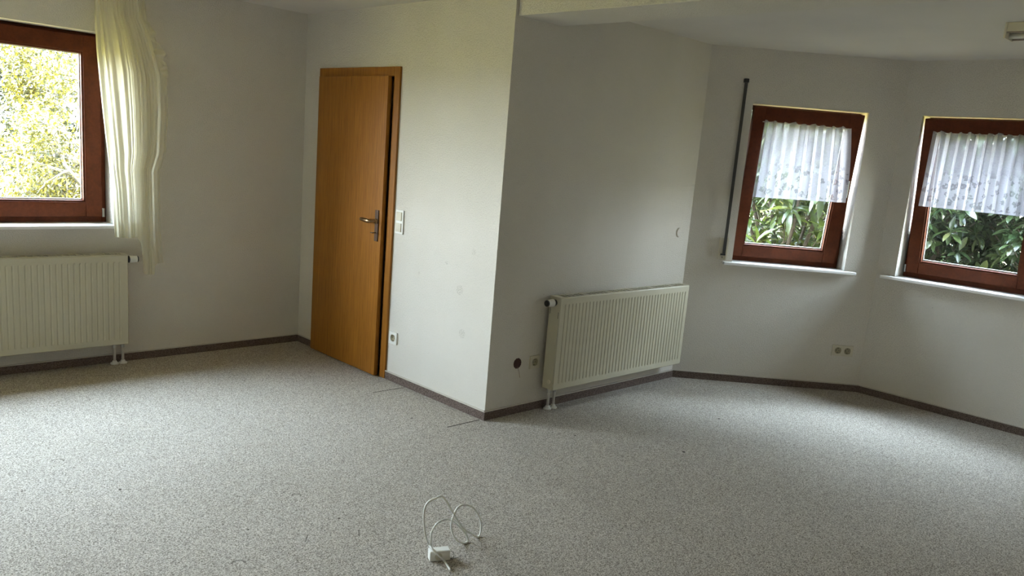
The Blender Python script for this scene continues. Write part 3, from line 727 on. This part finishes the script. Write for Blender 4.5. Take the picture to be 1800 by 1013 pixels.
broadleaf('cherry_laurel', out_pt(o4, a4, -0.35, 1.75), (0.6, 0.62, 2.85), 13, LAUREL, 0.13, 900, 8, 'dense cherry laurel bush filling the lower left of the right bay window', 0.38, 0.2)
broadleaf('cherry_laurel', out_pt(o4, a4, 0.85, 1.8), (0.6, 0.62, 2.85), 14, LAUREL, 0.13, 900, 8, 'cherry laurel bush next along the hedge, at the right edge of the right bay window', 0.38, 0.2)
broadleaf('cherry_laurel', out_pt(o4, a4, -0.9, 3.5), (0.8, 0.75, 3.1), 15, LAUREL, 0.12, 480, 8, 'cherry laurel bush standing further back, behind the gap of the two nearer laurel bushes', 0.38, 0.2)

def clipped_hedge(loc, ang, size, seed, mat, n, label, ll=0.14):
    rng = np.random.default_rng(seed); root = empty('clipped_hedge', loc, ang); tag(root, label, 'hedge'); W_, D_, H_ = size
    c = rng.random((n, 3)) * [W_, D_, H_] - [W_ / 2, D_ / 2, 0]; f = rng.random(n) < 0.7
    c[f, 1] = -D_ / 2 + rng.random(f.sum()) * 0.15; c[:, 2] += 0.05 * np.sin(c[:, 0] * 5)
    d = rng.normal(0, 0.6, (n, 3)) + [0, -0.6, 0.4]
    leaves_mesh('foliage', mat, root, c, d, ll * (0.7 + 0.6 * rng.random(n)), rng.random(n) ** 1.5, 0.55, 0.1, rng)
    bm = new()
    for k in range(int(W_ / 0.5)):
        x = -W_ / 2 + 0.25 + k * 0.5; tube(bm, [(x, 0, 0), (x + 0.03, 0.02, H_ * 0.5), (x, 0, H_ * 0.95)], [0.03, 0.025, 0.012], 6)
    obj('stems', bm, BARK, root)
LAURELD = leaf_mat('dark_hedge_leaf', (0.007, 0.012, 0.006), (0.022, 0.03, 0.013), (0.05, 0.045, 0.02), 0.5)
clipped_hedge(out_pt(o3, a3, 1.1, 7.4), a3, (7.5, 0.9, 4.2), 31, LAURELD, 22000, 'dark clipped hedge far behind the rhododendrons, seen through the left bay window')
clipped_hedge(out_pt(o4, a4, 0.3, 5.4), a4, (7.4, 0.9, 4.1), 32, LAURELD, 24000, 'dark clipped hedge far behind the laurel bushes, seen through the right bay window')

def tree(loc, h, spread, seed, mat, n_leaf, leaf_len, label, bark=BARKP, low=0.15):
    rng = np.random.default_rng(seed); root = empty('garden_tree', loc); tag(root, label, 'tree', None)
    bm = new(); tips = []
    def branch(p, d, L_, r_, lvl):
        pts = [Vector(p)]; d = Vector(d).normalized(); n = 6
        for k in range(n):
            d = (d + Vector(rng.normal(0, 0.16, 3)) + Vector((0, 0, -0.05 if lvl > 1 else 0.03))).normalized(); pts.append(pts[-1] + d * L_ / n)
        tube(bm, pts, [r_ * (1 - 0.7 * k / n) for k in range(n + 1)], 5 if lvl > 0 else 8)
        if lvl >= 1: tips.extend([(np.array(q), np.array(d)) for q in pts[2:]])
        if lvl < 3:
            m = (14, 7, 5)[lvl]
            for k in range(m):
                t = low + (1 - low) * (k + rng.random()) / m if lvl == 0 else 0.2 + 0.8 * (k + rng.random()) / m
                q = pts[min(int(t * n), n - 1)].lerp(pts[min(int(t * n) + 1, n)], (t * n) % 1)
                an = rng.random() * 6.283; dd = Vector((math.cos(an), math.sin(an), 0.35 + 0.3 * rng.random())) if lvl == 0 else (d + Vector(rng.normal(0, 0.7, 3)))
                branch(q, dd, L_ * (spread / h * 0.9 if lvl == 0 else 0.55) * (1.1 - 0.5 * t), r_ * 0.4, lvl + 1)
    branch((0, 0, 0), (0.05, 0, 1), h, 0.05 + h * 0.012, 0)
    obj('trunk_and_branches', bm, bark, root)
    idx = rng.integers(0, len(tips), n_leaf)
    B = np.array([tips[k][0] for k in idx]) + rng.normal(0, 0.09, (n_leaf, 3)); D = np.array([tips[k][1] for k in idx]) + rng.normal(0, 0.9, (n_leaf, 3))
    leaves_mesh('foliage', mat, root, B, D, leaf_len * (0.7 + 0.6 * rng.random(n_leaf)), rng.random(n_leaf), 0.5, 0.15, rng)
tree((-0.35, 6.3, -0.25), 2.6, 1.15, 21, LEAF_A, 13000, 0.045, 'airy yellow-leaved tree with thin pale branches nearest the large window', low=0.1)
tree((0.95, 8.4, -0.25), 2.9, 1.3, 22, LEAF_A, 15000, 0.05, 'yellow-green small tree behind the airy one, towards the curtain side')
tree((-0.6, 9.2, -0.25), 3.0, 1.3, 23, LEAF_A, 13000, 0.05, 'yellow-green small tree further back, left of the airy one')
clipped_hedge((1.2, 13.2, -0.25), 0, (6.0, 1.2, 3.35), 33, LEAF_FAR, 16000, 'pale green loose hedge in the hazy distance behind the yellow trees', 0.13)
